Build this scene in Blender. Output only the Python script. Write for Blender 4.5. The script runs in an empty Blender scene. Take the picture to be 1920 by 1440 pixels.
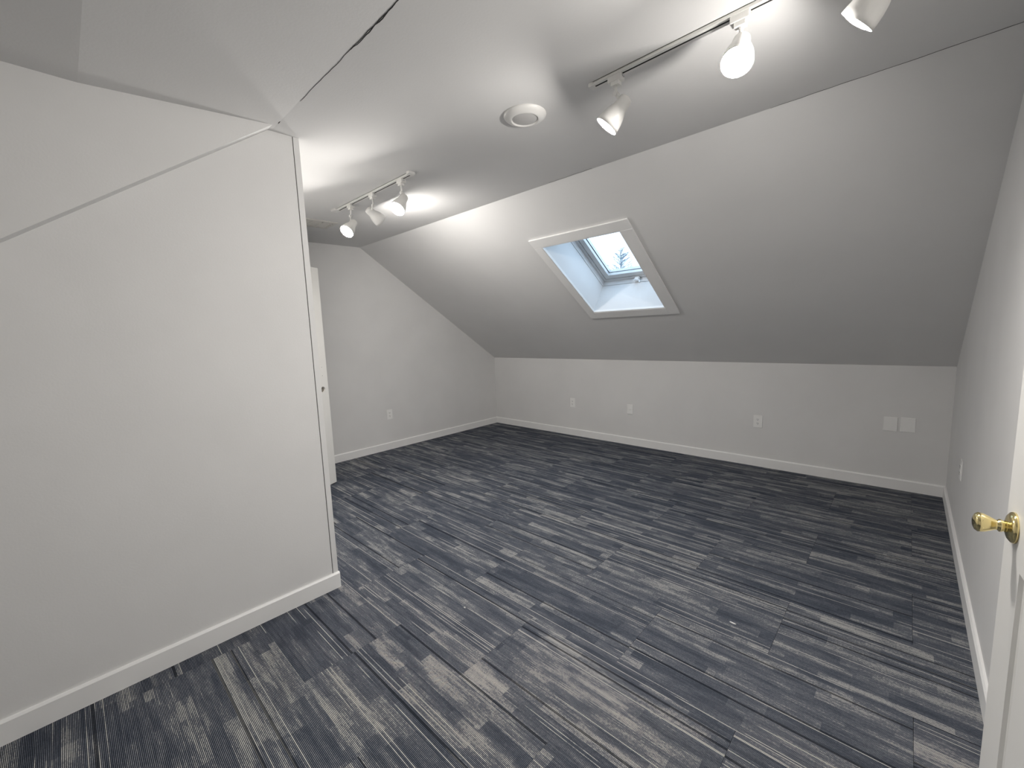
import bpy, bmesh, math, random
from mathutils import Vector, Matrix
random.seed(7)
S = bpy.context.scene
COL = S.collection

# ------------------------------------------------------------------ camera
CAMZ = 1.3965
R_ = Vector((0.7301, 0.6824, -0.0360)); U_ = Vector((-0.0569, 0.1131, 0.9919)); F_ = Vector((-0.6810, 0.7221, -0.1214))
F_.normalize(); R_ = (R_ - F_ * R_.dot(F_)).normalized(); U_ = R_.cross(F_)
cam = bpy.data.cameras.new('camera'); co = bpy.data.objects.new('camera', cam); COL.objects.link(co)
cam.sensor_fit = 'HORIZONTAL'; cam.sensor_width = 36.0; cam.lens = 36.0 * 789.51 / 1920.0
cam.clip_start = 0.02; cam.clip_end = 300
co.matrix_world = Matrix(((R_.x, U_.x, -F_.x, 0), (R_.y, U_.y, -F_.y, 0), (R_.z, U_.z, -F_.z, CAMZ), (0, 0, 0, 1)))
S.camera = co

# ------------------------------------------------------------------ sky, exposure
W = bpy.data.worlds.new('overcast_sky'); S.world = W; W.use_nodes = True
bg = W.node_tree.nodes['Background']; bg.inputs[0].default_value = (0.58, 0.77, 1.0, 1); bg.inputs[1].default_value = 3.0
S.view_settings.view_transform = 'Standard'; S.view_settings.look = 'None'
S.view_settings.gamma = 1.0; S.view_settings.use_curve_mapping = False
S.view_settings.exposure = 0.28
BULB = 560.0            # radiance of a spotlight bulb
BULB_COL = (1.0, 0.962, 0.915)

# ------------------------------------------------------------------ room measures (metres)
XG, XR, YK, HK = -4.663, 0.2785, 4.572, 1.0215     # gable wall, right wall, knee wall, knee height
YS, ZS = 2.4765, 2.4275                            # where slope and flat ceiling meet
YC, ZC = 0.806, 2.397                              # crack: start of the dormer ceiling
XW, YE = -2.2867, 0.932                            # left partition: face, free end
XP = -2.2167                                       # dormer cheek face
YSO, ZSO = 0.148, 2.337                            # dropped soffit over the camera
YB = -1.45                                         # rear of the dormer
def zceil(y): return ZC + (ZS - ZC) * (y - YC) / (YS - YC)

# ------------------------------------------------------------------ materials
def mat(name, col, rough=0.6, metal=0.0, bump=None, spec=0.5, vary=None):
    m = bpy.data.materials.new(name); m.use_nodes = True
    nt = m.node_tree; b = nt.nodes['Principled BSDF']
    b.inputs['Base Color'].default_value = (*col, 1); b.inputs['Roughness'].default_value = rough
    b.inputs['Metallic'].default_value = metal; b.inputs['Specular IOR Level'].default_value = spec
    tc = nt.nodes.new('ShaderNodeTexCoord')
    if bump:
        n = nt.nodes.new('ShaderNodeTexNoise'); n.inputs['Scale'].default_value = bump[0]; n.inputs['Detail'].default_value = 3
        nt.links.new(tc.outputs['Object'], n.inputs['Vector'])
        bp = nt.nodes.new('ShaderNodeBump'); bp.inputs['Strength'].default_value = bump[1]; bp.inputs['Distance'].default_value = bump[2]
        nt.links.new(n.outputs['Fac'], bp.inputs['Height']); nt.links.new(bp.outputs[0], b.inputs['Normal'])
    if vary:
        n = nt.nodes.new('ShaderNodeTexNoise'); n.inputs['Scale'].default_value = vary[0]; n.inputs['Detail'].default_value = 4
        nt.links.new(tc.outputs['Object'], n.inputs['Vector'])
        r = nt.nodes.new('ShaderNodeValToRGB')
        r.color_ramp.elements[0].position = 0.3; r.color_ramp.elements[1].position = 0.7
        r.color_ramp.elements[0].color = (*[c * (1 - vary[1]) for c in col], 1)
        r.color_ramp.elements[1].color = (*[min(1, c * (1 + vary[1])) for c in col], 1)
        nt.links.new(n.outputs['Fac'], r.inputs['Fac']); nt.links.new(r.outputs[0], b.inputs['Base Color'])
    return m
M = {}
M['paint'] = mat('wall_paint', (0.785, 0.780, 0.772), 0.75, bump=(140, 0.12, 0.002), spec=0.25, vary=(3.0, 0.02))
M['ceil'] = mat('ceiling_paint', (0.785, 0.780, 0.772), 0.8, bump=(110, 0.12, 0.002), spec=0.2, vary=(2.0, 0.02))
M['trim'] = mat('trim_paint', (0.91, 0.905, 0.895), 0.4, bump=(40, 0.05, 0.001), vary=(6.0, 0.015))
M['wellpaint'] = mat('well_paint', (0.78, 0.78, 0.78), 0.7, bump=(120, 0.1, 0.002), spec=0.2)
M['door'] = mat('door_paint', (0.86, 0.85, 0.82), 0.38, bump=(60, 0.06, 0.001), vary=(5.0, 0.015))
M['plastic'] = mat('white_plastic', (0.93, 0.925, 0.91), 0.3, vary=(8.0, 0.01))
M['fixture'] = mat('white_enamel', (0.82, 0.81, 0.785), 0.28, vary=(10.0, 0.01))
M['sash'] = mat('sash_paint', (0.62, 0.62, 0.62), 0.4, vary=(12.0, 0.05))
M['lens'] = mat('frosted_lens', (0.58, 0.57, 0.56), 0.25, vary=(20.0, 0.01))
M['dark'] = mat('dark_gap', (0.02, 0.02, 0.02), 0.9, vary=(50.0, 0.2))
M['duct'] = mat('duct_metal', (0.20, 0.18, 0.15), 0.6, vary=(30.0, 0.1))
M['vent'] = mat('register_enamel', (0.66, 0.64, 0.60), 0.4, vary=(20.0, 0.02))
M['brass'] = mat('polished_brass', (0.86, 0.72, 0.36), 0.12, 1.0, bump=(30, 0.02, 0.0005))
M['backing'] = mat('carpet_backing', (0.015, 0.015, 0.018), 0.95, vary=(40.0, 0.2))
M['scrap'] = mat('white_paper', (0.85, 0.84, 0.82), 0.6, vary=(60.0, 0.03))
M['bark'] = mat('pale_bark', (0.20, 0.22, 0.24), 0.9, vary=(6.0, 0.2))
M['snow'] = mat('winter_ground', (0.75, 0.77, 0.80), 0.9, vary=(0.3, 0.05))

def bulb_mat(level):
    m = bpy.data.materials.new('bulb_light'); m.use_nodes = True; nt = m.node_tree; nt.nodes.clear()
    o_ = nt.nodes.new('ShaderNodeOutputMaterial'); e_ = nt.nodes.new('ShaderNodeEmission')
    e_.inputs[0].default_value = (*BULB_COL, 1); e_.inputs[1].default_value = BULB * level
    nt.links.new(e_.outputs[0], o_.inputs[0]); return m

m = bpy.data.materials.new('clear_glass'); m.use_nodes = True; nt = m.node_tree; nt.nodes.clear()
o_ = nt.nodes.new('ShaderNodeOutputMaterial'); mx = nt.nodes.new('ShaderNodeMixShader')
t_ = nt.nodes.new('ShaderNodeBsdfTransparent'); g_ = nt.nodes.new('ShaderNodeBsdfGlossy'); g_.inputs['Roughness'].default_value = 0.02
t_.inputs[0].default_value = (0.96, 0.98, 0.98, 1)
mx.inputs[0].default_value = 0.06; nt.links.new(t_.outputs[0], mx.inputs[1]); nt.links.new(g_.outputs[0], mx.inputs[2])
nt.links.new(mx.outputs[0], o_.inputs[0]); M['glass'] = m

def carpet():
    m = bpy.data.materials.new('striated_carpet'); m.use_nodes = True
    nt = m.node_tree; N = nt.nodes; L = nt.links; b = N['Principled BSDF']
    b.inputs['Roughness'].default_value = 0.95; b.inputs['Specular IOR Level'].default_value = 0.05
    def val(x): return x
    def math_(op, a, c=None, d=None):
        n = N.new('ShaderNodeMath'); n.operation = op
        for i, v in enumerate((a, c, d)):
            if v is None: continue
            if isinstance(v, (int, float)): n.inputs[i].default_value = v
            else: L.new(v, n.inputs[i])
        return n.outputs[0]
    def comb(x, y, z):
        n = N.new('ShaderNodeCombineXYZ')
        for i, v in enumerate((x, y, z)):
            if isinstance(v, (int, float)): n.inputs[i].default_value = v
            else: L.new(v, n.inputs[i])
        return n.outputs[0]
    def white(v):
        n = N.new('ShaderNodeTexWhiteNoise'); n.noise_dimensions = '3D'; L.new(v, n.inputs['Vector']); return n.outputs['Value']
    def noise(v, det=2.0):
        n = N.new('ShaderNodeTexNoise'); n.inputs['Scale'].default_value = 1.0; n.inputs['Detail'].default_value = det
        L.new(v, n.inputs['Vector']); return n.outputs['Fac']
    def sstep(v, a, c):
        n = N.new('ShaderNodeMapRange'); n.interpolation_type = 'SMOOTHSTEP'; L.new(v, n.inputs['Value'])
        n.inputs['From Min'].default_value = a; n.inputs['From Max'].default_value = c; return n.outputs[0]
    tc = N.new('ShaderNodeTexCoord'); sp = N.new('ShaderNodeSeparateXYZ'); L.new(tc.outputs['Object'], sp.inputs[0])
    oi = N.new('ShaderNodeObjectInfo'); so = N.new('ShaderNodeSeparateXYZ'); L.new(oi.outputs['Location'], so.inputs[0])
    seed = math_('ADD', math_('MULTIPLY', so.outputs[0], 13.7), math_('MULTIPLY', so.outputs[1], 7.9))
    x, y = sp.outputs[0], sp.outputs[1]
    RIB = 0.0045
    rc = math_('DIVIDE', y, RIB); ri = math_('FLOOR', rc); rf = math_('FRACT', rc)
    yq = math_('MULTIPLY', ri, RIB)
    def blocks(lx, ly, s):
        # bands of ribs, each cut into lengths at its own places
        bi = math_('FLOOR', math_('DIVIDE', yq, ly))
        j = white(comb(bi, math_('ADD', seed, s), 3.1))
        xi = math_('FLOOR', math_('ADD', math_('DIVIDE', x, lx), math_('MULTIPLY', j, 9.0)))
        return white(comb(xi, bi, math_('ADD', seed, s + 0.5)))
    b1 = blocks(0.38, 0.050, 1.0); b2 = blocks(0.19, 0.0225, 2.0)
    b0 = white(comb(seed, 5.5, 1.5))                                            # tile to tile
    rj = white(comb(ri, math_('ADD', seed, 8.8), 6.0)); rk = white(comb(ri, math_('ADD', seed, 9.9), 7.0))
    xj = math_('ADD', x, math_('MULTIPLY', math_('SUBTRACT', rj, 0.5), 0.07))   # every rib starts and stops on its own
    n1 = noise(comb(math_('ADD', math_('MULTIPLY', xj, 5.0), seed), math_('MULTIPLY', yq, 26.0), seed), 2)
    n2 = noise(comb(math_('ADD', math_('MULTIPLY', xj, 17.0), seed), math_('MULTIPLY', yq, 60.0), seed), 1)
    dith = noise(comb(math_('MULTIPLY', x, 160.0), math_('MULTIPLY', ri, 0.83), seed), 1)
    lev = math_('ADD', math_('MULTIPLY', b1, 0.34), math_('MULTIPLY', b2, 0.18))
    lev = math_('ADD', lev, math_('MULTIPLY', b0, 0.08))
    lev = math_('ADD', lev, math_('MULTIPLY', math_('SUBTRACT', n1, 0.5), 0.62))
    lev = math_('ADD', lev, math_('MULTIPLY', math_('SUBTRACT', n2, 0.5), 0.36))
    lev = math_('ADD', lev, math_('MULTIPLY', math_('SUBTRACT', dith, 0.5), 0.42))
    lev = math_('ADD', lev, math_('MULTIPLY', math_('SUBTRACT', rk, 0.5), 0.12))
    lev = math_('ADD', lev, 0.09)
    # single light ribs that run on for a while
    lw = white(comb(ri, math_('ADD', seed, 0.7), 1.0))
    lx = noise(comb(math_('MULTIPLY', x, 2.2), math_('MULTIPLY', ri, 1.7), seed), 1)
    line = math_('MULTIPLY', math_('GREATER_THAN', lw, 0.935), sstep(lx, 0.42, 0.50))
    lev = math_('ADD', lev, math_('MULTIPLY', line, 0.45))
    rmp = N.new('ShaderNodeValToRGB'); cr = rmp.color_ramp
    cr.elements[0].position = 0.10; cr.elements[0].color = (0.102, 0.117, 0.150, 1)
    cr.elements[1].position = 0.84; cr.elements[1].color = (0.70, 0.695, 0.67, 1)
    for p, c in ((0.28, (0.152, 0.168, 0.206)), (0.47, (0.235, 0.250, 0.286)), (0.55, (0.34, 0.35, 0.372)), (0.62, (0.50, 0.503, 0.507))):
        e = cr.elements.new(p); e.color = (*c, 1)
    L.new(lev, rmp.inputs['Fac'])
    # dark runs: a few ribs wide, the whole length of the tile
    bw = white(comb(math_('FLOOR', math_('DIVIDE', yq, 0.009)), math_('ADD', seed, 4.2), 2.0))
    black = math_('LESS_THAN', bw, 0.032)
    g = sstep(math_('ABSOLUTE', math_('SUBTRACT', rf, 0.5)), 0.15, 0.30)      # 1 in the groove between ribs
    dk = math_('MAXIMUM', math_('MULTIPLY', g, 0.96), math_('MULTIPLY', black, 0.78))
    mixn = N.new('ShaderNodeMix'); mixn.data_type = 'RGBA'; L.new(dk, mixn.inputs['Factor'])
    L.new(rmp.outputs[0], mixn.inputs['A']); mixn.inputs['B'].default_value = (0.010, 0.012, 0.017, 1)
    L.new(mixn.outputs['Result'], b.inputs['Base Color'])
    bp = N.new('ShaderNodeBump'); bp.inputs['Strength'].default_value = 0.35; bp.inputs['Distance'].default_value = 0.002
    L.new(math_('SUBTRACT', 1.0, g), bp.inputs['Height']); L.new(bp.outputs[0], b.inputs['Normal'])
    return m
M['carpet'] = carpet()

# ------------------------------------------------------------------ helpers
def obj(name, bm, m, parent=None, smooth=False, loc=None):
    bmesh.ops.recalc_face_normals(bm, faces=bm.faces)
    me = bpy.data.meshes.new(name); bm.to_mesh(me); bm.free()
    if smooth:
        for p in me.polygons: p.use_smooth = True
    me.materials.append(M[m]); o = bpy.data.objects.new(name, me); COL.objects.link(o)
    if parent: o.parent = parent
    if loc: o.location = loc
    return o
def struct(o, label=None):
    o['kind'] = 'structure'
    if label: o['label'] = label
    return o
def tag(o, label, cat, group=None):
    o['label'] = label; o['category'] = cat
    if group: o['group'] = group
    return o
def empty(name, loc=(0, 0, 0), rot=None):
    o = bpy.data.objects.new(name, None); o.empty_display_size = 0.05; COL.objects.link(o); o.location = loc
    if rot is not None: o.rotation_euler = rot
    return o
def hexa(bm, c):
    """c: 8 corners, bottom ring of 4 then top ring of 4"""
    v = [bm.verts.new(p) for p in c]
    for f in ((0, 1, 2, 3), (4, 5, 6, 7), (0, 1, 5, 4), (1, 2, 6, 5), (2, 3, 7, 6), (3, 0, 4, 7)):
        bm.faces.new([v[i] for i in f])
def box(bm, a, b):
    x0, y0, z0 = a; x1, y1, z1 = b
    hexa(bm, [(x0, y0, z0), (x1, y0, z0), (x1, y1, z0), (x0, y1, z0), (x0, y0, z1), (x1, y0, z1), (x1, y1, z1), (x0, y1, z1)])
def bbox(a, b, bev=0.0, seg=2):
    bm = bmesh.new(); box(bm, a, b)
    if bev: bmesh.ops.bevel(bm, geom=bm.edges[:], offset=bev, segments=seg, affect='EDGES', profile=0.6)
    return bm
def prism(bm, pts, ax, lo, hi):
    """polygon pts (2D) extruded along axis ax from lo to hi"""
    def p3(p, t):
        return {0: (t, p[0], p[1]), 1: (p[0], t, p[1]), 2: (p[0], p[1], t)}[ax]
    a = [bm.verts.new(p3(p, lo)) for p in pts]; b = [bm.verts.new(p3(p, hi)) for p in pts]; n = len(pts)
    bm.faces.new(a); bm.faces.new(b)
    for i in range(n): bm.faces.new((a[i], a[(i + 1) % n], b[(i + 1) % n], b[i]))
def frame_of(d):
    d = Vector(d).normalized(); a = Vector((0, 0, 1)) if abs(d.z) < 0.9 else Vector((1, 0, 0))
    u = d.cross(a).normalized(); return d, u, d.cross(u)
def lathe(bm, org, axis, prof, seg=32, close=False):
    d, u, w = frame_of(axis); org = Vector(org); rings = []
    for t, r in prof:
        c = org + d * t
        if r < 1e-6: rings.append([bm.verts.new(c)])
        else: rings.append([bm.verts.new(c + (u * math.cos(k * 2 * math.pi / seg) + w * math.sin(k * 2 * math.pi / seg)) * r) for k in range(seg)])
    for A, B in zip(rings, rings[1:]):
        for k in range(seg):
            a0, a1 = A[k % len(A)], A[(k + 1) % len(A)]; b0, b1 = B[k % len(B)], B[(k + 1) % len(B)]
            f = [a0]
            for v in (a1, b1, b0):
                if v not in f: f.append(v)
            if len(f) > 2: bm.faces.new(f)
def tube(bm, p, q, r0, r1=None, seg=12):
    p, q = Vector(p), Vector(q); L = (q - p).length
    lathe(bm, p, q - p, [(0, 0), (0, r0), (L, r0 if r1 is None else r1), (L, 0)], seg)

# ------------------------------------------------------------------ floor of carpet tiles
bm = bmesh.new(); box(bm, (XG - 0.1, YB - 0.1, -0.12), (XR + 1.0, YK + 0.1, -0.007))
floor = struct(obj('floor', bm, 'backing'), 'floor of dark grey-blue striated carpet tiles')
PX, PY = 0.9115, 0.4585
for row in range(-9, 5):
    y0 = 2.3625 + PY * row; y1 = y0 + PY
    base = -2.183 if row % 2 else -2.646
    lo = XG if y1 > 0.95 else XW - 0.03
    cy0, cy1 = max(y0, YB), min(y1, YK)
    if cy1 - cy0 < 0.02: continue
    for k in range(-4, 5):
        x0 = base + PX * k; x1 = x0 + PX
        cx0, cx1 = max(x0, lo), min(x1, XR)
        if cx1 - cx0 < 0.02: continue
        ox, oy = (x0 + x1) / 2, (y0 + y1) / 2; g = 0.0006
        bm = bbox((cx0 - ox + g, cy0 - oy + g, -0.007), (cx1 - ox - g, cy1 - oy - g, 0.0))
        obj('carpet_tile', bm, 'carpet', floor, loc=(ox, oy, 0))

# ------------------------------------------------------------------ walls
T = 0.12
bm = bmesh.new(); box(bm, (XG - T, YK, -0.1), (XR + T, YK + T, HK + 0.02))
struct(obj('wall_back', bm, 'paint'), 'low knee wall under the sloping ceiling')
bm = bmesh.new(); box(bm, (XG - T, -0.15, -0.1), (XG, YK + T, 2.62))
struct(obj('wall_gable', bm, 'paint'), 'grey gable end wall beside the tall partition')
# right wall with the doorway the open door belongs to
DY0, DY1, DZ = -0.235, 0.565, 2.06
bm = bmesh.new()
box(bm, (XR, YB, -0.1), (XR + T, DY0, 2.62)); box(bm, (XR, DY1, -0.1), (XR + T, YK + T, 2.62)); box(bm, (XR, DY0, DZ), (XR + T, DY1, 2.62))
struct(obj('wall_right', bm, 'paint'), 'grey right wall behind the open door')
bm = bmesh.new()      # landing beyond the doorway
box(bm, (XR + T, DY0 - 0.3, -0.1), (XR + 1.0, DY0 - 0.2, 2.3)); box(bm, (XR + T, DY1 + 0.2, -0.1), (XR + 1.0, DY1 + 0.3, 2.3))
box(bm, (XR + 0.95, DY0 - 0.3, -0.1), (XR + 1.05, DY1 + 0.3, 2.3)); box(bm, (XR + T, DY0 - 0.3, 2.2), (XR + 1.05, DY1 + 0.3, 2.3))
struct(obj('wall_landing', bm, 'paint'))
bm = bmesh.new(); box(bm, (XW - T, YB - T, -0.1), (XR + T, YB, 2.62))
struct(obj('wall_front', bm, 'paint'))
# left partition: sloping top under the old roof line
def crease(y): return 2.3866 + 0.7115 * (y - 0.7865)
bm = bmesh.new()
prism(bm, [(YB, -0.05), (0.9005, -0.05), (0.9005, zceil(0.9005) + 0.003), (0.806, 2.42), (0.75, crease(0.75) + 0.05), (YB, crease(YB) + 0.05)], 0, XW - 0.09, XW)
wl = struct(obj('wall_left', bm, 'paint'), 'pale grey partition wall on the left')
bm = bmesh.new(); box(bm, (XW - 0.088, 0.9005, -0.05), (XW - 0.006, 0.9045, zceil(0.90)))
obj('seam', bm, 'dark', wl)
bm = bmesh.new(); box(bm, (XW - 0.09, 0.9045, -0.05), (XW + 0.001, YE, zceil(0.91) + 0.001))
obj('corner_board', bm, 'paint', wl)
# dormer cheek over it, standing proud
def pbot(y): return 2.3777 + 0.7115 * (y - 0.7646)
bm = bmesh.new()
prism(bm, [(YB, pbot(YB)), (0.790, pbot(0.790)), (0.800, 2.399), (YSO, ZSO + 0.002), (YB, ZSO + 0.002)], 0, XW - 0.09, XP)
wu = struct(obj('wall_dormer', bm, 'paint'), 'triangular dormer cheek above the left partition')
# wall that runs back from the partition's end, with the closet doorway
HX, HY = -3.652, 0.965                             # closet door hinge
OX0, OX1 = HX - 0.825, HX + 0.004
bm = bmesh.new()
box(bm, (XG, 0.82, -0.1), (OX0, 0.925, 2.5)); box(bm, (OX1, 0.82, -0.1), (XW - 0.09, 0.925, 2.5)); box(bm, (OX0, 0.82, 2.07), (OX1, 0.925, 2.5))
struct(obj('wall_closet', bm, 'paint'))
bm = bmesh.new(); box(bm, (XG - T, -0.25, -0.1), (XW - 0.09, -0.13, 2.6)); box(bm, (XG - T, -0.25, 2.44), (XW - 0.09, 0.83, 2.56))
struct(obj('wall_closet_rear', bm, 'paint'))

# ------------------------------------------------------------------ flat ceiling, dormer ceiling, soffit
bm = bmesh.new()
prism(bm, [(YC, ZC), (YS, ZS), (YS + 0.10, ZS + 0.10), (YC, ZC + 0.15)], 0, XG - T, XR + T)
ceil = struct(obj('ceiling', bm, 'ceil'), 'flat grey ceiling')
bm = bmesh.new(); prism(bm, [(YSO, ZSO), (YC, ZC), (YC, 2.56), (YSO, 2.56)], 0, XW - 0.09, XR + T)
obj('dormer_panel', bm, 'ceil', ceil)
bm = bmesh.new(); box(bm, (XW - 0.09, YB - T, ZSO), (XR + T, YSO, 2.56))
struct(obj('ceiling_soffit', bm, 'ceil'), 'dropped soffit at the upper left')
# cracks in the plaster joint
def crack(pts, wid, name='joint_crack'):
    bm = bmesh.new(); L_ = []; R2 = []
    for i, (x, y) in enumerate(pts):
        w = wid[i]
        z = (zceil(y) if y >= YC else ZSO + (ZC - ZSO) * (y - YSO) / (YC - YSO))
        L_.append(((x, y - w, z - 0.0010), (x, y - w, z + 0.0005))); R2.append(((x, y + w, z - 0.0010), (x, y + w, z + 0.0005)))
    vv = [[bm.verts.new(p) for p in (a[0], b[0], b[1], a[1])] for a, b in zip(L_, R2)]
    for A, B in zip(vv, vv[1:]):
        for k in range(4): bm.faces.new((A[k], A[(k + 1) % 4], B[(k + 1) % 4], B[k]))
    bm.faces.new(vv[0]); bm.faces.new(vv[-1][::-1])
    obj(name, bm, 'dark', ceil)
def wander(x0, x1, n, y, amp, w0, w1):
    P, Wd = [], []
    for i in range(n + 1):
        t = i / n; P.append((x0 + (x1 - x0) * t, y + random.uniform(-amp, amp))); Wd.append(w0 + (w1 - w0) * t * random.uniform(0.6, 1.2))
    Wd[0] = Wd[-1] = 0.0002
    return P, Wd
P, Wd = wander(-1.93, -1.05, 26, 0.809, 0.0020, 0.0004, 0.0014); crack(P, Wd)
P, Wd = wander(-1.48, -1.19, 14, 0.812, 0.0028, 0.0009, 0.0022); crack(P, Wd)
P, Wd = wander(-2.19, -2.165, 3, 0.807, 0.0008, 0.0016, 0.0016); crack(P, Wd)
P, Wd = wander(-0.55, 0.25, 20, 2.473, 0.003, 0.0005, 0.0012); crack(P, Wd)
P, Wd = wander(-1.9, -1.55, 10, 2.468, 0.004, 0.0005, 0.0010); crack(P, Wd)

# ------------------------------------------------------------------ slope with the skylight
SD = Vector((0, YK - YS, HK - ZS)); SLEN = SD.length; SD.normalize()          # down the slope
SN = Vector((0, -SD.z, SD.y)); SN = SN if SN.z > 0 else -SN                   # outwards
def sl(x, s, d): return Vector((x, YS, ZS)) + SD * s + SN * d
def slbox(bm, x0, x1, s0, s1, d0, d1):
    hexa(bm, [sl(x0, s0, d0), sl(x1, s0, d0), sl(x1, s1, d0), sl(x0, s1, d0), sl(x0, s0, d1), sl(x1, s0, d1), sl(x1, s1, d1), sl(x0, s1, d1)])
def s_of(y): return (y - YS) / SD.y
KX0, KX1 = -2.3515, -1.6035
KS0, KS1 = s_of(2.931), s_of(3.7465)
OXA, OXB, OSA, OSB = -2.4315, -1.5055, s_of(2.8515), s_of(3.828)
bm = bmesh.new()
h_ = 0.021                                          # the opening is cut clear of the well lining
for a in ((XG - T, KX0 - h_, -0.02, SLEN + 0.06), (KX1 + h_, XR + T, -0.02, SLEN + 0.06), (KX0 - h_, KX1 + h_, -0.02, KS0 - h_), (KX0 - h_, KX1 + h_, KS1 + h_, SLEN + 0.06)):
    slbox(bm, a[0], a[1], a[2] + 0.02, a[3], 0.0, 0.13)
bmesh.ops.remove_doubles(bm, verts=bm.verts, dist=1e-5)
struct(obj('ceiling_slope', bm, 'ceil'), 'grey ceiling sloping down to the knee wall around the skylight')

win = struct(empty('window_1', sl((KX0 + KX1) / 2, (KS0 + KS1) / 2, 0)), 'tilted skylight window with deep white well')
bpy.context.view_layer.update()
def wpart(name, bm, m, parent=win):
    o = obj(name, bm, m, parent); o.matrix_parent_inverse = Matrix.Translation(-win.location) if parent is win else Matrix()
    return o
WD = 0.315
e = 0.02
bm = bmesh.new(); slbox(bm, KX0 - e, KX0, KS0 - e, KS1 + e, 0.0, WD); wpart('well_side', bm, 'wellpaint')
bm = bmesh.new(); slbox(bm, KX1, KX1 + e, KS0 - e, KS1 + e, 0.0, WD); wpart('well_side', bm, 'wellpaint')
bm = bmesh.new(); slbox(bm, KX0, KX1, KS1, KS1 + e, 0.0, WD); wpart('well_bottom', bm, 'wellpaint')
bm = bmesh.new(); slbox(bm, KX0, KX1, KS0 - e, KS0, 0.0, WD); wpart('well_top', bm, 'wellpaint')
TH = 0.014
for nm, a in (('casing_board', (OXA, OXB, OSA, KS0)), ('casing_board', (OXA, KX0, KS0 + 0.0006, OSB)), ('casing_board', (KX1, OXB, KS0 + 0.0006, OSB)), ('casing_board', (KX0 + 0.0006, KX1 - 0.0006, KS1, OSB))):
    bm = bmesh.new(); slbox(bm, *a, -TH, -0.0005)
    bmesh.ops.bevel(bm, geom=bm.edges[:], offset=0.0015, segments=1, affect='EDGES'); wpart(nm, bm, 'trim')
j = 0.008
i_ = 0.0008
for a in ((KX0 + i_, KX0 + j, KS0 + i_, KS1 - i_), (KX1 - j, KX1 - i_, KS0 + i_, KS1 - i_), (KX0 + j, KX1 - j, KS1 - j, KS1 - i_), (KX0 + j, KX1 - j, KS0 + i_, KS0 + j)):
    bm = bmesh.new(); slbox(bm, *a, -TH + 0.003, 0.012); wpart('jamb_bead', bm, 'trim')
def ring(x0, x1, s0, s1, w, d0, d1, name, m):
    bm = bmesh.new()
    slbox(bm, x0, x0 + w, s0, s1, d0, d1); slbox(bm, x1 - w, x1, s0, s1, d0, d1)
    slbox(bm, x0 + w, x1 - w, s0, s0 + w, d0, d1); slbox(bm, x0 + w, x1 - w, s1 - w, s1, d0, d1)
    return wpart(name, bm, m)
ring(KX0 - 0.012, KX1 + 0.012, KS0 - 0.012, KS1 + 0.012, 0.016, WD + 0.003, WD + 0.13, 'window_lining', 'wellpaint')
ring(KX0 + 0.005, KX1 - 0.005, KS0 + 0.005, KS1 - 0.005, 0.030, 0.366, 0.44, 'outer_frame', 'sash')
ring(KX0 + 0.040, KX1 - 0.040, KS0 + 0.040, KS1 - 0.040, 0.050, 0.372, 0.445, 'sash_frame', 'sash')
bm = bmesh.new(); slbox(bm, KX0 + 0.036, KX1 - 0.036, KS0 + 0.036, KS1 - 0.036, 0.385, 0.44)
bm.free()
bm = bmesh.new(); slbox(bm, KX0 + 0.085, KX1 - 0.085, KS0 + 0.085, KS1 - 0.085, 0.405, 0.411)
wpart('glass_pane', bm, 'glass')
ring(KX0 + 0.084, KX1 - 0.084, KS0 + 0.084, KS1 - 0.084, 0.006, 0.402, 0.414, 'gasket', 'dark')
# outside kerb so daylight comes only through the pane
ring(KX0 - 0.08, KX1 + 0.08, KS0 - 0.08, KS1 + 0.08, 0.057, 0.13, 0.45, 'roof_kerb', 'dark')
# crank operator on the bottom of the frame
cx = -1.965; cs = KS1 - 0.010
bm = bmesh.new(); slbox(bm, cx - 0.025, cx + 0.025, cs - 0.03, cs, 0.315, 0.362)
bmesh.ops.bevel(bm, geom=bm.edges[:], offset=0.006, segments=2, affect='EDGES')
op = wpart('operator', bm, 'fixture')
bm = bmesh.new(); p0 = sl(cx, cs - 0.02, 0.33); p1 = sl(cx - 0.02, cs - 0.045, 0.30); p2 = sl(cx + 0.055, cs - 0.05, 0.29)
tube(bm, p0, p1, 0.006); tube(bm, p1, p2, 0.005); tube(bm, p2, sl(cx + 0.06, cs - 0.05, 0.262), 0.008)
h = obj('crank_handle', bm, 'sash', op); 

# ------------------------------------------------------------------ baseboards
BH, BT = 0.090, 0.014
prof = [(0, 0), (BT, 0), (BT, BH - 0.008), (BT - 0.006, BH), (0, BH)]
def base_x(x0, x1, y, sgn, name, label=None):       # runs along x on wall at y
    bm = bmesh.new(); prism(bm, [(y + sgn * p[0], p[1]) for p in prof], 0, x0, x1); return struct(obj(name, bm, 'trim'), label)
def base_y(y0, y1, x, sgn, name, label=None):
    bm = bmesh.new(); prism(bm, [(x + sgn * p[0], p[1]) for p in prof], 1, y0, y1); return struct(obj(name, bm, 'trim'), label)
base_x(XG, XR, YK, -1, 'baseboard_back', 'white baseboard along the knee wall')
base_y(0.93, YK - BT, XG, 1, 'baseboard_gable', 'white baseboard along the gable wall')
base_y(DY1 + 0.07, YK - BT, XR, -1, 'baseboard_right', 'white baseboard along the right wall')
base_y(YB, YE + 0.004, XW, 1, 'baseboard_left', 'white baseboard along the left partition')
base_x(OX1 + 0.07, XW - 0.05, 0.925, 1, 'baseboard_closet')
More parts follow.
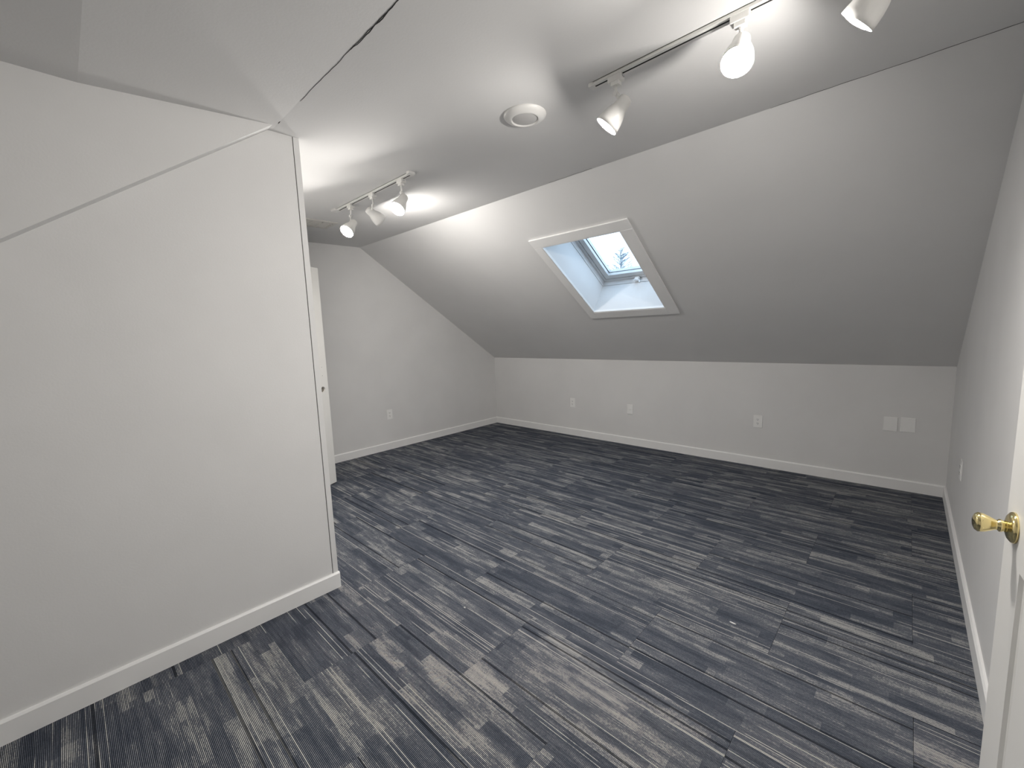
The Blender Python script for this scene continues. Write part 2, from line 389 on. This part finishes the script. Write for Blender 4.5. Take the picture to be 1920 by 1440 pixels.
# door casings
def casing(name, rects):
    bm = bmesh.new()
    for a, b in rects: box(bm, a, b)
    return struct(obj(name, bm, 'trim'))
casing('trim_1', [((XR - 0.012, DY1, 0), (XR, DY1 + 0.06, DZ + 0.06)), ((XR - 0.012, DY0 - 0.06, 0), (XR, DY0, DZ + 0.06)), ((XR - 0.012, DY0, DZ), (XR, DY1, DZ + 0.06))])
casing('trim_2', [((OX0 - 0.06, 0.925, 0), (OX0, 0.937, 2.13)), ((OX1, 0.925, 0), (OX1 + 0.06, 0.937, 2.13)), ((OX0, 0.925, 2.07), (OX1, 0.937, 2.13))])

# ------------------------------------------------------------------ doors
def moulded_panel(x0, x1, z0, z1, y, parent):
    """raised panel set in a recess; the face looks to -y"""
    rings = [(0.0, 0.0), (0.004, 0.006), (0.012, 0.0095), (0.016, 0.0095), (0.030, 0.003), (0.034, 0.002)]
    bm = bmesh.new(); prev = None
    for ins, dep in rings:
        r = [bm.verts.new(p) for p in ((x0 + ins, y + dep, z0 + ins), (x1 - ins, y + dep, z0 + ins), (x1 - ins, y + dep, z1 - ins), (x0 + ins, y + dep, z1 - ins))]
        if prev:
            for k in range(4): bm.faces.new((prev[k], prev[(k + 1) % 4], r[(k + 1) % 4], r[k]))
        prev = r
    bm.faces.new(prev)
    return obj('panel', bm, 'door', parent)
# open door on the right. local: x from the latch edge towards the hinge, -y out of the face
phi = math.radians(4.0); DW, DH, DT = 0.76, 2.03, 0.035
d1 = empty('door_1', (0.175, 1.335, 0.012)); struct(d1, 'open white panelled door with a brass knob')
ex = Vector((math.sin(phi), -math.cos(phi), 0)); ny = Vector((math.cos(phi), math.sin(phi), 0))   # local +y goes into the leaf
d1.matrix_world = Matrix(((ex.x, ny.x, 0, 0.175), (ex.y, ny.y, 0, 1.335), (0, 0, 1, 0.012), (0, 0, 0, 1)))
cols = [(0.116, 0.335), (0.425, 0.644)]; rows = [(0.22, 0.885), (1.045, 1.60), (1.70, 1.915)]
bm = bmesh.new()
xs = [0, cols[0][0], cols[0][1], cols[1][0], cols[1][1], DW]; zs = [0, rows[0][0], rows[0][1], rows[1][0], rows[1][1], rows[2][0], rows[2][1], DH]
for i in range(5):
    for k in range(7):
        if i in (1, 3) and k in (1, 3, 5): box(bm, (xs[i], 0.012, zs[k]), (xs[i + 1], DT, zs[k + 1]))
        else: box(bm, (xs[i], 0, zs[k]), (xs[i + 1], DT, zs[k + 1]))
bmesh.ops.remove_doubles(bm, verts=bm.verts, dist=1e-5)
obj('leaf', bm, 'door', d1)
for c in cols:
    for r in rows: moulded_panel(c[0], c[1], r[0], r[1], 0.0, d1)
KZ = 0.968 - 0.012
bm = bmesh.new(); o0 = (0.060, 0, KZ)
lathe(bm, o0, (0, -1, 0), [(0, 0), (0, 0.031), (0.003, 0.0315), (0.006, 0.030), (0.010, 0.024), (0.012, 0.017), (0.013, 0.0125), (0.013, 0)], 40)
kn = obj('rose', bm, 'brass', d1, True)
bm = bmesh.new()
lathe(bm, o0, (0, -1, 0), [(0.010, 0), (0.010, 0.0125), (0.016, 0.0110), (0.019, 0.0128), (0.022, 0.0128), (0.024, 0.0100), (0.027, 0.0105), (0.034, 0.0145), (0.042, 0.0185), (0.048, 0.0200), (0.0495, 0.0197), (0.0515, 0.0200), (0.056, 0.0165), (0.0585, 0.010), (0.059, 0)], 40)
obj('knob', bm, 'brass', d1, True)
bm = bbox((-0.001, 0.006, KZ - 0.028), (0.0015, 0.029, KZ + 0.028)); obj('latch_plate', bm, 'brass', d1)
for z in (0.2, 1.0, 1.82):
    bm = bmesh.new(); tube(bm, (DW + 0.004, -0.004, z - 0.045), (DW + 0.004, -0.004, z + 0.045), 0.006); obj('hinge', bm, 'brass', d1, True)
# closet door: plain slab ajar, knob taken off, bored through
a = Vector((-3.9985, 1.6945, 0)); hdir = Vector((0.43, -0.903, 0)).normalized(); nin = Vector((-hdir.y, hdir.x, 0))  # candidate normal
vis = Vector((0.9, 0.43, 0)).normalized()
nin = -vis if True else nin
d2 = empty('door_2'); struct(d2, 'white slab door ajar behind the partition, knob missing')
d2.matrix_world = Matrix(((hdir.x, nin.x, 0, a.x), (hdir.y, nin.y, 0, a.y), (0, 0, 1, 0.012), (0, 0, 0, 1)))
W2, H2, BZ, BX, BR = 0.81, 2.035, 0.918, 0.068, 0.027
bm = bmesh.new(); seg = 32
def holed_face(y):
    """slab face with a round bore, as a fan of quads out to a square, then the rest"""
    q = 0.062
    circ = [bm.verts.new((BX + BR * math.cos(t), y, BZ + BR * math.sin(t))) for t in [2 * math.pi * k / seg for k in range(seg)]]
    sq = []
    for k in range(seg):
        t = 2 * math.pi * k / seg; c, s_ = math.cos(t), math.sin(t); f = q / max(abs(c), abs(s_)); sq.append(bm.verts.new((BX + c * f, y, BZ + s_ * f)))
    for k in range(seg): bm.faces.new((circ[k], circ[(k + 1) % seg], sq[(k + 1) % seg], sq[k]))
    for x0, x1, z0, z1 in ((0, BX - q, 0, H2), (BX + q, W2, 0, H2), (BX - q, BX + q, 0, BZ - q), (BX - q, BX + q, BZ + q, H2)):
        bm.faces.new([bm.verts.new(p) for p in ((x0, y, z0), (x1, y, z0), (x1, y, z1), (x0, y, z1))])
    return circ
c0 = holed_face(0.0); c1 = holed_face(DT)
for k in range(seg): bm.faces.new((c0[k], c0[(k + 1) % seg], c1[(k + 1) % seg], c1[k]))
for pts in (((0, 0, 0), (0, DT, 0), (0, DT, H2), (0, 0, H2)), ((W2, 0, 0), (W2, DT, 0), (W2, DT, H2), (W2, 0, H2)), ((0, 0, 0), (W2, 0, 0), (W2, DT, 0), (0, DT, 0)), ((0, 0, H2), (W2, 0, H2), (W2, DT, H2), (0, DT, H2))):
    bm.faces.new([bm.verts.new(p) for p in pts])
obj('leaf', bm, 'door', d2)
bm = bmesh.new(); lathe(bm, (BX, 0.016, BZ), (0, 1, 0), [(0, 0), (0, BR - 0.001), (0.012, BR - 0.001), (0.012, 0)], 24); obj('bore_core', bm, 'duct', d2)
for z in (BZ + 0.13, BZ + 0.21):
    bm = bmesh.new(); lathe(bm, (0.062, 0.0005, z), (0, -1, 0), [(0, 0.0025), (0.001, 0.0025), (0.001, 0)], 10); obj('screw_hole', bm, 'dark', d2)

# ------------------------------------------------------------------ wall plates
def plate(name, loc, nrm, w, h, kind, label, group=None):
    """local x across, z up, -y out of the wall"""
    n = Vector(nrm); xx = Vector((0, 0, 1)).cross(-n) * -1
    o = empty(name); yy = -n; xx = yy.cross(Vector((0, 0, 1)))
    o.matrix_world = Matrix(((xx.x, yy.x, 0, loc[0]), (xx.y, yy.y, 0, loc[1]), (0, 0, 1, loc[2]), (0, 0, 0, 1)))
    tag(o, label, 'wall plate' if kind != 'duplex' else 'outlet', group)
    bm = bbox((-w / 2, -0.006, -h / 2), (w / 2, 0, h / 2), 0.003, 2); obj('faceplate', bm, 'plastic', o)
    if kind == 'duplex':
        for s_ in (-1, 1):
            cz = s_ * 0.0195
            bm = bmesh.new(); pts = []
            for k in range(24):
                t = 2 * math.pi * k / 24; pts.append((0.0172 * math.cos(t), cz + max(-0.0135, min(0.0135, 0.0172 * math.sin(t)))))
            prism(bm, pts, 1, -0.0085, -0.004); rc = obj('receptacle', bm, 'plastic', o)
            bm = bmesh.new()
            box(bm, (-0.0078, -0.0092, cz - 0.001), (-0.0053, -0.0082, cz + 0.008)); box(bm, (0.0053, -0.0092, cz - 0.001), (0.0078, -0.0082, cz + 0.007))
            lathe(bm, (0, -0.0082, cz - 0.0075), (0, -1, 0), [(0, 0.0027), (0.001, 0.0027), (0.001, 0)], 12); obj('slots', bm, 'dark', rc)
        scr = [0]
    elif kind == 'jack':
        bm = bmesh.new(); lathe(bm, (0, -0.005, 0), (0, -1, 0), [(0, 0.0065), (0.003, 0.0065), (0.003, 0.0045), (0.007, 0.0045), (0.007, 0)], 16); obj('jack', bm, 'plastic', o)
        scr = [-0.042, 0.042]
    else: scr = [-0.030, 0.030]
    for z in scr:
        bm = bmesh.new(); lathe(bm, (0, -0.0055, z), (0, -1, 0), [(0, 0.003), (0.0012, 0.0028), (0.0014, 0)], 12); obj('screw', bm, 'plastic', o)
plate('wall_outlet', (XG, 2.702, 0.440), (1, 0, 0), 0.076, 0.122, 'duplex', 'white duplex outlet on the gable wall beside the closet door')
plate('wall_outlet', (-3.212, YK, 0.441), (0, -1, 0), 0.076, 0.122, 'duplex', 'leftmost white duplex outlet on the knee wall near the corner')
plate('wall_plate', (-2.383, YK, 0.433), (0, -1, 0), 0.076, 0.117, 'jack', 'plain white jack plate below the skylight on the knee wall')
plate('wall_outlet', (-1.027, YK, 0.448), (0, -1, 0), 0.079, 0.122, 'duplex', 'white duplex outlet right of the jack plate on the knee wall')
plate('wall_plate', (-0.067, YK, 0.541), (0, -1, 0), 0.086, 0.115, 'blank', 'left one of two blank white plates on the knee wall')
plate('wall_plate', (0.037, YK, 0.545), (0, -1, 0), 0.088, 0.116, 'blank', 'right one of two blank white plates, nearer the right wall')
plate('wall_outlet', (XR, 3.60, 0.483), (-1, 0, 0), 0.078, 0.122, 'duplex', 'white outlet on the right wall seen nearly edge-on')

# ------------------------------------------------------------------ ceiling fixtures
# round unlit ceiling light
cx, cy = -1.380, 1.618; cz = zceil(cy)
L1 = empty('ceiling_light', (cx, cy, cz)); tag(L1, 'round white flush ceiling light, unlit, beside the near track', 'ceiling light')
bm = bmesh.new(); lathe(bm, (0, 0, 0.004), (0, 0, -1), [(0, 0), (0, 0.098), (0.006, 0.101), (0.012, 0.099), (0.020, 0.088), (0.026, 0.072), (0.028, 0.065), (0.027, 0.0625), (0.021, 0.061), (0.021, 0)], 56)
obj('trim_ring', bm, 'fixture', L1, True)
bm = bmesh.new(); lathe(bm, (0, 0, -0.014), (0, 0, -1), [(0, 0), (0, 0.0605), (0.004, 0.0595), (0.006, 0.055), (0.0075, 0.0)], 48)
obj('lens', bm, 'lens', L1, True)

def track(x0, x1, y, label, feed_at=None):
    z = zceil(y); t = empty('light_track', ((x0 + x1) / 2, y, z)); tag(t, label, 'light track', 'ceiling light tracks'); hx = (x1 - x0) / 2
    bm = bmesh.new(); hw = 0.0175
    box(bm, (-hx, -hw, -0.013), (hx, -0.0045, 0.001)); box(bm, (-hx, 0.0045, -0.013), (hx, hw, 0.001)); box(bm, (-hx, -hw, -0.003), (hx, hw, 0.001))
    obj('rail', bm, 'fixture', t)
    bm = bmesh.new(); box(bm, (-hx + 0.004, -0.0044, -0.0126), (hx - 0.004, 0.0044, -0.0031)); obj('slot', bm, 'dark', t)
    for s_ in (-1, 1):
        bm = bbox((s_ * hx - 0.012, -0.019, -0.0150), (s_ * hx + 0.012, 0.019, 0.0005), 0.002, 1); obj('end_cap', bm, 'fixture', t)
    if feed_at:
        for fx, fy, sx, sy in feed_at:
            bm = bbox((fx - t.location.x - sx, fy - y - sy, -0.016), (fx - t.location.x + sx, fy - y + sy, 0.0005), 0.004, 2); obj('feed_cover', bm, 'fixture', t)
    return t
YT1, YT2 = 1.642, 1.622
track(-1.022, 0.235, YT1, 'near white light track running off the top edge of the photo')
track(-3.345, -2.33, YT2, 'far white light track beyond the partition corner', [(-3.365, 1.610, 0.034, 0.026), (-2.322, 1.612, 0.016, 0.024)])

def spot(ax, ay, piv, B, aim, level, label):
    """adapter at (ax, ay) under the track, stem down to piv, lamp bell with its back at B aiming along aim"""
    z = zceil(ay) - 0.013
    t = empty('track_spotlight', (ax, ay, z)); tag(t, label, 'spotlight', 'track spotlights'); O = t.location.copy()
    piv, B, aim = Vector(piv) - O, Vector(B) - O, Vector(aim).normalized()
    bm = bbox((-0.030, -0.0165, -0.022), (0.030, 0.0165, 0.0005), 0.003, 2); box(bm, (-0.017, -0.0135, -0.036), (0.017, 0.0135, -0.020))
    obj('adapter', bm, 'fixture', t)
    bm = bmesh.new(); box(bm, (0.031, -0.006, -0.014), (0.036, 0.006, -0.006)); obj('lock_lever', bm, 'sash', t)
    bm = bmesh.new(); tube(bm, (0, 0, -0.034), piv, 0.0060); obj('stem', bm, 'fixture', t, True)
    k = B + aim * 0.022; out = (piv - k); out -= aim * out.dot(aim)
    kp = k + (out.normalized() * 0.024 if out.length > 0.005 else Vector((0, 0, 0.024)))
    bm = bmesh.new(); tube(bm, piv, kp, 0.0065); lathe(bm, piv - Vector((0, 0.011, 0)), (0, 1, 0), [(0, 0), (0, 0.0095), (0.022, 0.0095), (0.022, 0)], 16)
    obj('knuckle', bm, 'fixture', t)
    prof = [(0.0, 0.0), (0.0, 0.018), (0.003, 0.024), (0.010, 0.0272), (0.030, 0.0285), (0.046, 0.0300), (0.056, 0.0335), (0.070, 0.0395), (0.088, 0.0445), (0.108, 0.0475), (0.124, 0.0490),
            (0.124, 0.0472), (0.108, 0.0457), (0.088, 0.0427), (0.070, 0.0377), (0.056, 0.0317), (0.046, 0.0280), (0.010, 0.025), (0.006, 0.0)]
    bm = bmesh.new(); lathe(bm, B, aim, prof, 40); obj('shade', bm, 'fixture', t, True)
    bm = bmesh.new()
    lathe(bm, B, aim, [(0.060, 0.0), (0.060, 0.022), (0.085, 0.034), (0.112, 0.0440), (0.117, 0.0449)], 36)
    obj('bulb_collar', bm, 'plastic', t, True)
    bm = bmesh.new()
    lathe(bm, B, aim, [(0.1175, 0.0450), (0.1205, 0.0440), (0.1240, 0.0395), (0.1270, 0.0310), (0.1288, 0.0175), (0.1292, 0.0)], 36)
    M['bulb'] = bulb_mat(level); obj('bulb', bm, 'bulb', t, True)
spot(-0.915, YT1, (-0.9145, YT1, 2.333), (-0.868, 1.645, 2.304), (-0.62, -0.26, -0.76), 0.52, 'first lit spotlight on the near track, aimed left, beside the round ceiling light')
spot(-0.460, YT1, (-0.4575, YT1, 2.327), (-0.4587, 1.655, 2.333), (0.05, -0.56, -0.83), 1.3, 'lit spotlight in the middle of the near track, glaring at the viewer')
spot(-0.085, YT1, (-0.085, YT1, 2.330), (-0.064, 1.575, 2.292), (-0.72, 0.17, -0.67), 0.85, 'lit spotlight cut off by the top edge of the photo')
spot(-2.450, YT2, (-2.4476, YT2, 2.318), (-2.403, 1.612, 2.283), (0.17, -0.62, -0.77), 0.65, 'lit spotlight nearest the viewer on the far track')
spot(-2.815, YT2, (-2.812, YT2, 2.320), (-2.8775, 1.610, 2.3115), (-0.016, 0.833, -0.553), 1.0, 'middle spotlight of the far track, turned away from the viewer')
spot(-3.145, YT2, (-3.152, YT2, 2.318), (-3.0603, 1.600, 2.256), (0.24, -0.66, -0.71), 0.65, 'lit spotlight at the far end of the far track, near the ceiling vent')

# ceiling register
vx0, vx1, vy0, vy1 = -3.99, -3.735, 1.40, 1.80
V = empty('ceiling_vent', ((vx0 + vx1) / 2, (vy0 + vy1) / 2, zceil(1.6))); tag(V, 'white louvred ceiling vent past the end of the far track', 'vent')
V.rotation_euler = (math.atan((ZS - ZC) / (YS - YC)), 0, 0)
hx, hy = (vx1 - vx0) / 2, (vy1 - vy0) / 2; fw = 0.028
bm = bmesh.new()
for a, b in (((-hx, -hy), (hx, -hy + fw)), ((-hx, hy - fw), (hx, hy)), ((-hx, -hy + fw), (-hx + fw, hy - fw)), ((hx - fw, -hy + fw), (hx, hy - fw))):
    box(bm, (a[0], a[1], -0.009), (b[0], b[1], 0.002))
obj('frame', bm, 'vent', V)
bm = bmesh.new(); box(bm, (-hx + 0.01, -hy + 0.01, 0.0005), (hx - 0.01, hy - 0.01, 0.002)); obj('duct_opening', bm, 'duct', V)
for y in (-0.09, 0.0, 0.09):
    bm = bmesh.new(); box(bm, (-hx + fw, y - 0.006, -0.008), (hx - fw, y + 0.006, 0)); obj('divider', bm, 'vent', V)
n = 4
for i in range(1, n + 1):
    x = -hx + fw + (2 * hx - 2 * fw) * i / (n + 1)
    bm = bmesh.new(); hexa(bm, [(x - 0.014, -hy + fw, -0.0085), (x - 0.012, -hy + fw, -0.0085), (x - 0.012, hy - fw, -0.0085), (x - 0.014, hy - fw, -0.0085), (x + 0.004, -hy + fw, 0.0), (x + 0.006, -hy + fw, 0.0), (x + 0.006, hy - fw, 0.0), (x + 0.004, hy - fw, 0.0)])
    obj('slat', bm, 'vent', V)

# ------------------------------------------------------------------ scraps on the carpet
def scrap(loc, L_, wd, rot, label):
    bm = bmesh.new(); N_ = 9; t_ = []; b_ = []
    for k in range(N_):
        a = 2 * math.pi * k / N_; r = random.uniform(0.75, 1.1)
        x, y = math.cos(a) * L_ / 2 * r, math.sin(a) * wd / 2 * r
        x, y = x * math.cos(rot) - y * math.sin(rot), x * math.sin(rot) + y * math.cos(rot)
        t_.append(bm.verts.new((x, y, 0.0035 + random.uniform(0, 0.002)))); b_.append(bm.verts.new((x * 0.9, y * 0.9, 0.0002)))
    bm.faces.new(t_); bm.faces.new(b_[::-1])
    for k in range(N_): bm.faces.new((b_[k], b_[(k + 1) % N_], t_[(k + 1) % N_], t_[k]))
    tag(obj('paper_scrap', bm, 'scrap', loc=loc), label, 'scrap', 'white scraps on the carpet')
scrap((-1.586, 1.266, 0.0), 0.011, 0.006, 0.3, 'tiny white crumb on the carpet in front of the partition end')
scrap((-0.527, 2.013, 0.0), 0.029, 0.0075, -0.05, 'thin white sliver on the carpet in mid room')

# ------------------------------------------------------------------ outside the skylight: ground and bare tree
bm = bmesh.new(); box(bm, (-60, 8, -5.6), (40, 90, -5.4)); struct(obj('ground', bm, 'snow'), 'pale ground far below the skylight')
rt = Vector((-13.75, 25.2, -5.4))
T_ = empty('bare_tree', rt); tag(T_, 'faint bare tree seen through the skylight', 'tree')
bm = bmesh.new(); TH_ = 12.1
tube(bm, (0, 0, 0), (0.05, 0, TH_ * 0.55), 0.16, 0.09, 8); tube(bm, (0.05, 0, TH_ * 0.55), (-0.05, 0, TH_), 0.09, 0.012, 8)
obj('trunk', bm, 'bark', T_)
for k in range(66):
    z = random.uniform(TH_ * 0.42, TH_ * 0.8) if k < 14 else random.uniform(TH_ * 0.82, TH_ * 0.985); a = random.uniform(0, 2 * math.pi); f = 1 - z / TH_
    ln = min(2.6, 0.30 + 6.0 * f) * random.uniform(0.6, 1.0)
    p = Vector((0, 0, z)); q = p + Vector((math.cos(a) * ln, math.sin(a) * ln, ln * random.uniform(0.35, 0.8)))
    bm = bmesh.new(); tube(bm, p, q, 0.026, 0.008, 5)
    for i in range(6):
        t = random.uniform(0.3, 1.0); s0 = p.lerp(q, t); a2 = a + random.uniform(-1.1, 1.1); l2 = ln * random.uniform(0.15, 0.4)
        tube(bm, s0, s0 + Vector((math.cos(a2) * l2, math.sin(a2) * l2, l2 * random.uniform(0.2, 1.0))), 0.011, 0.004, 4)
    obj('branch', bm, 'bark', T_)
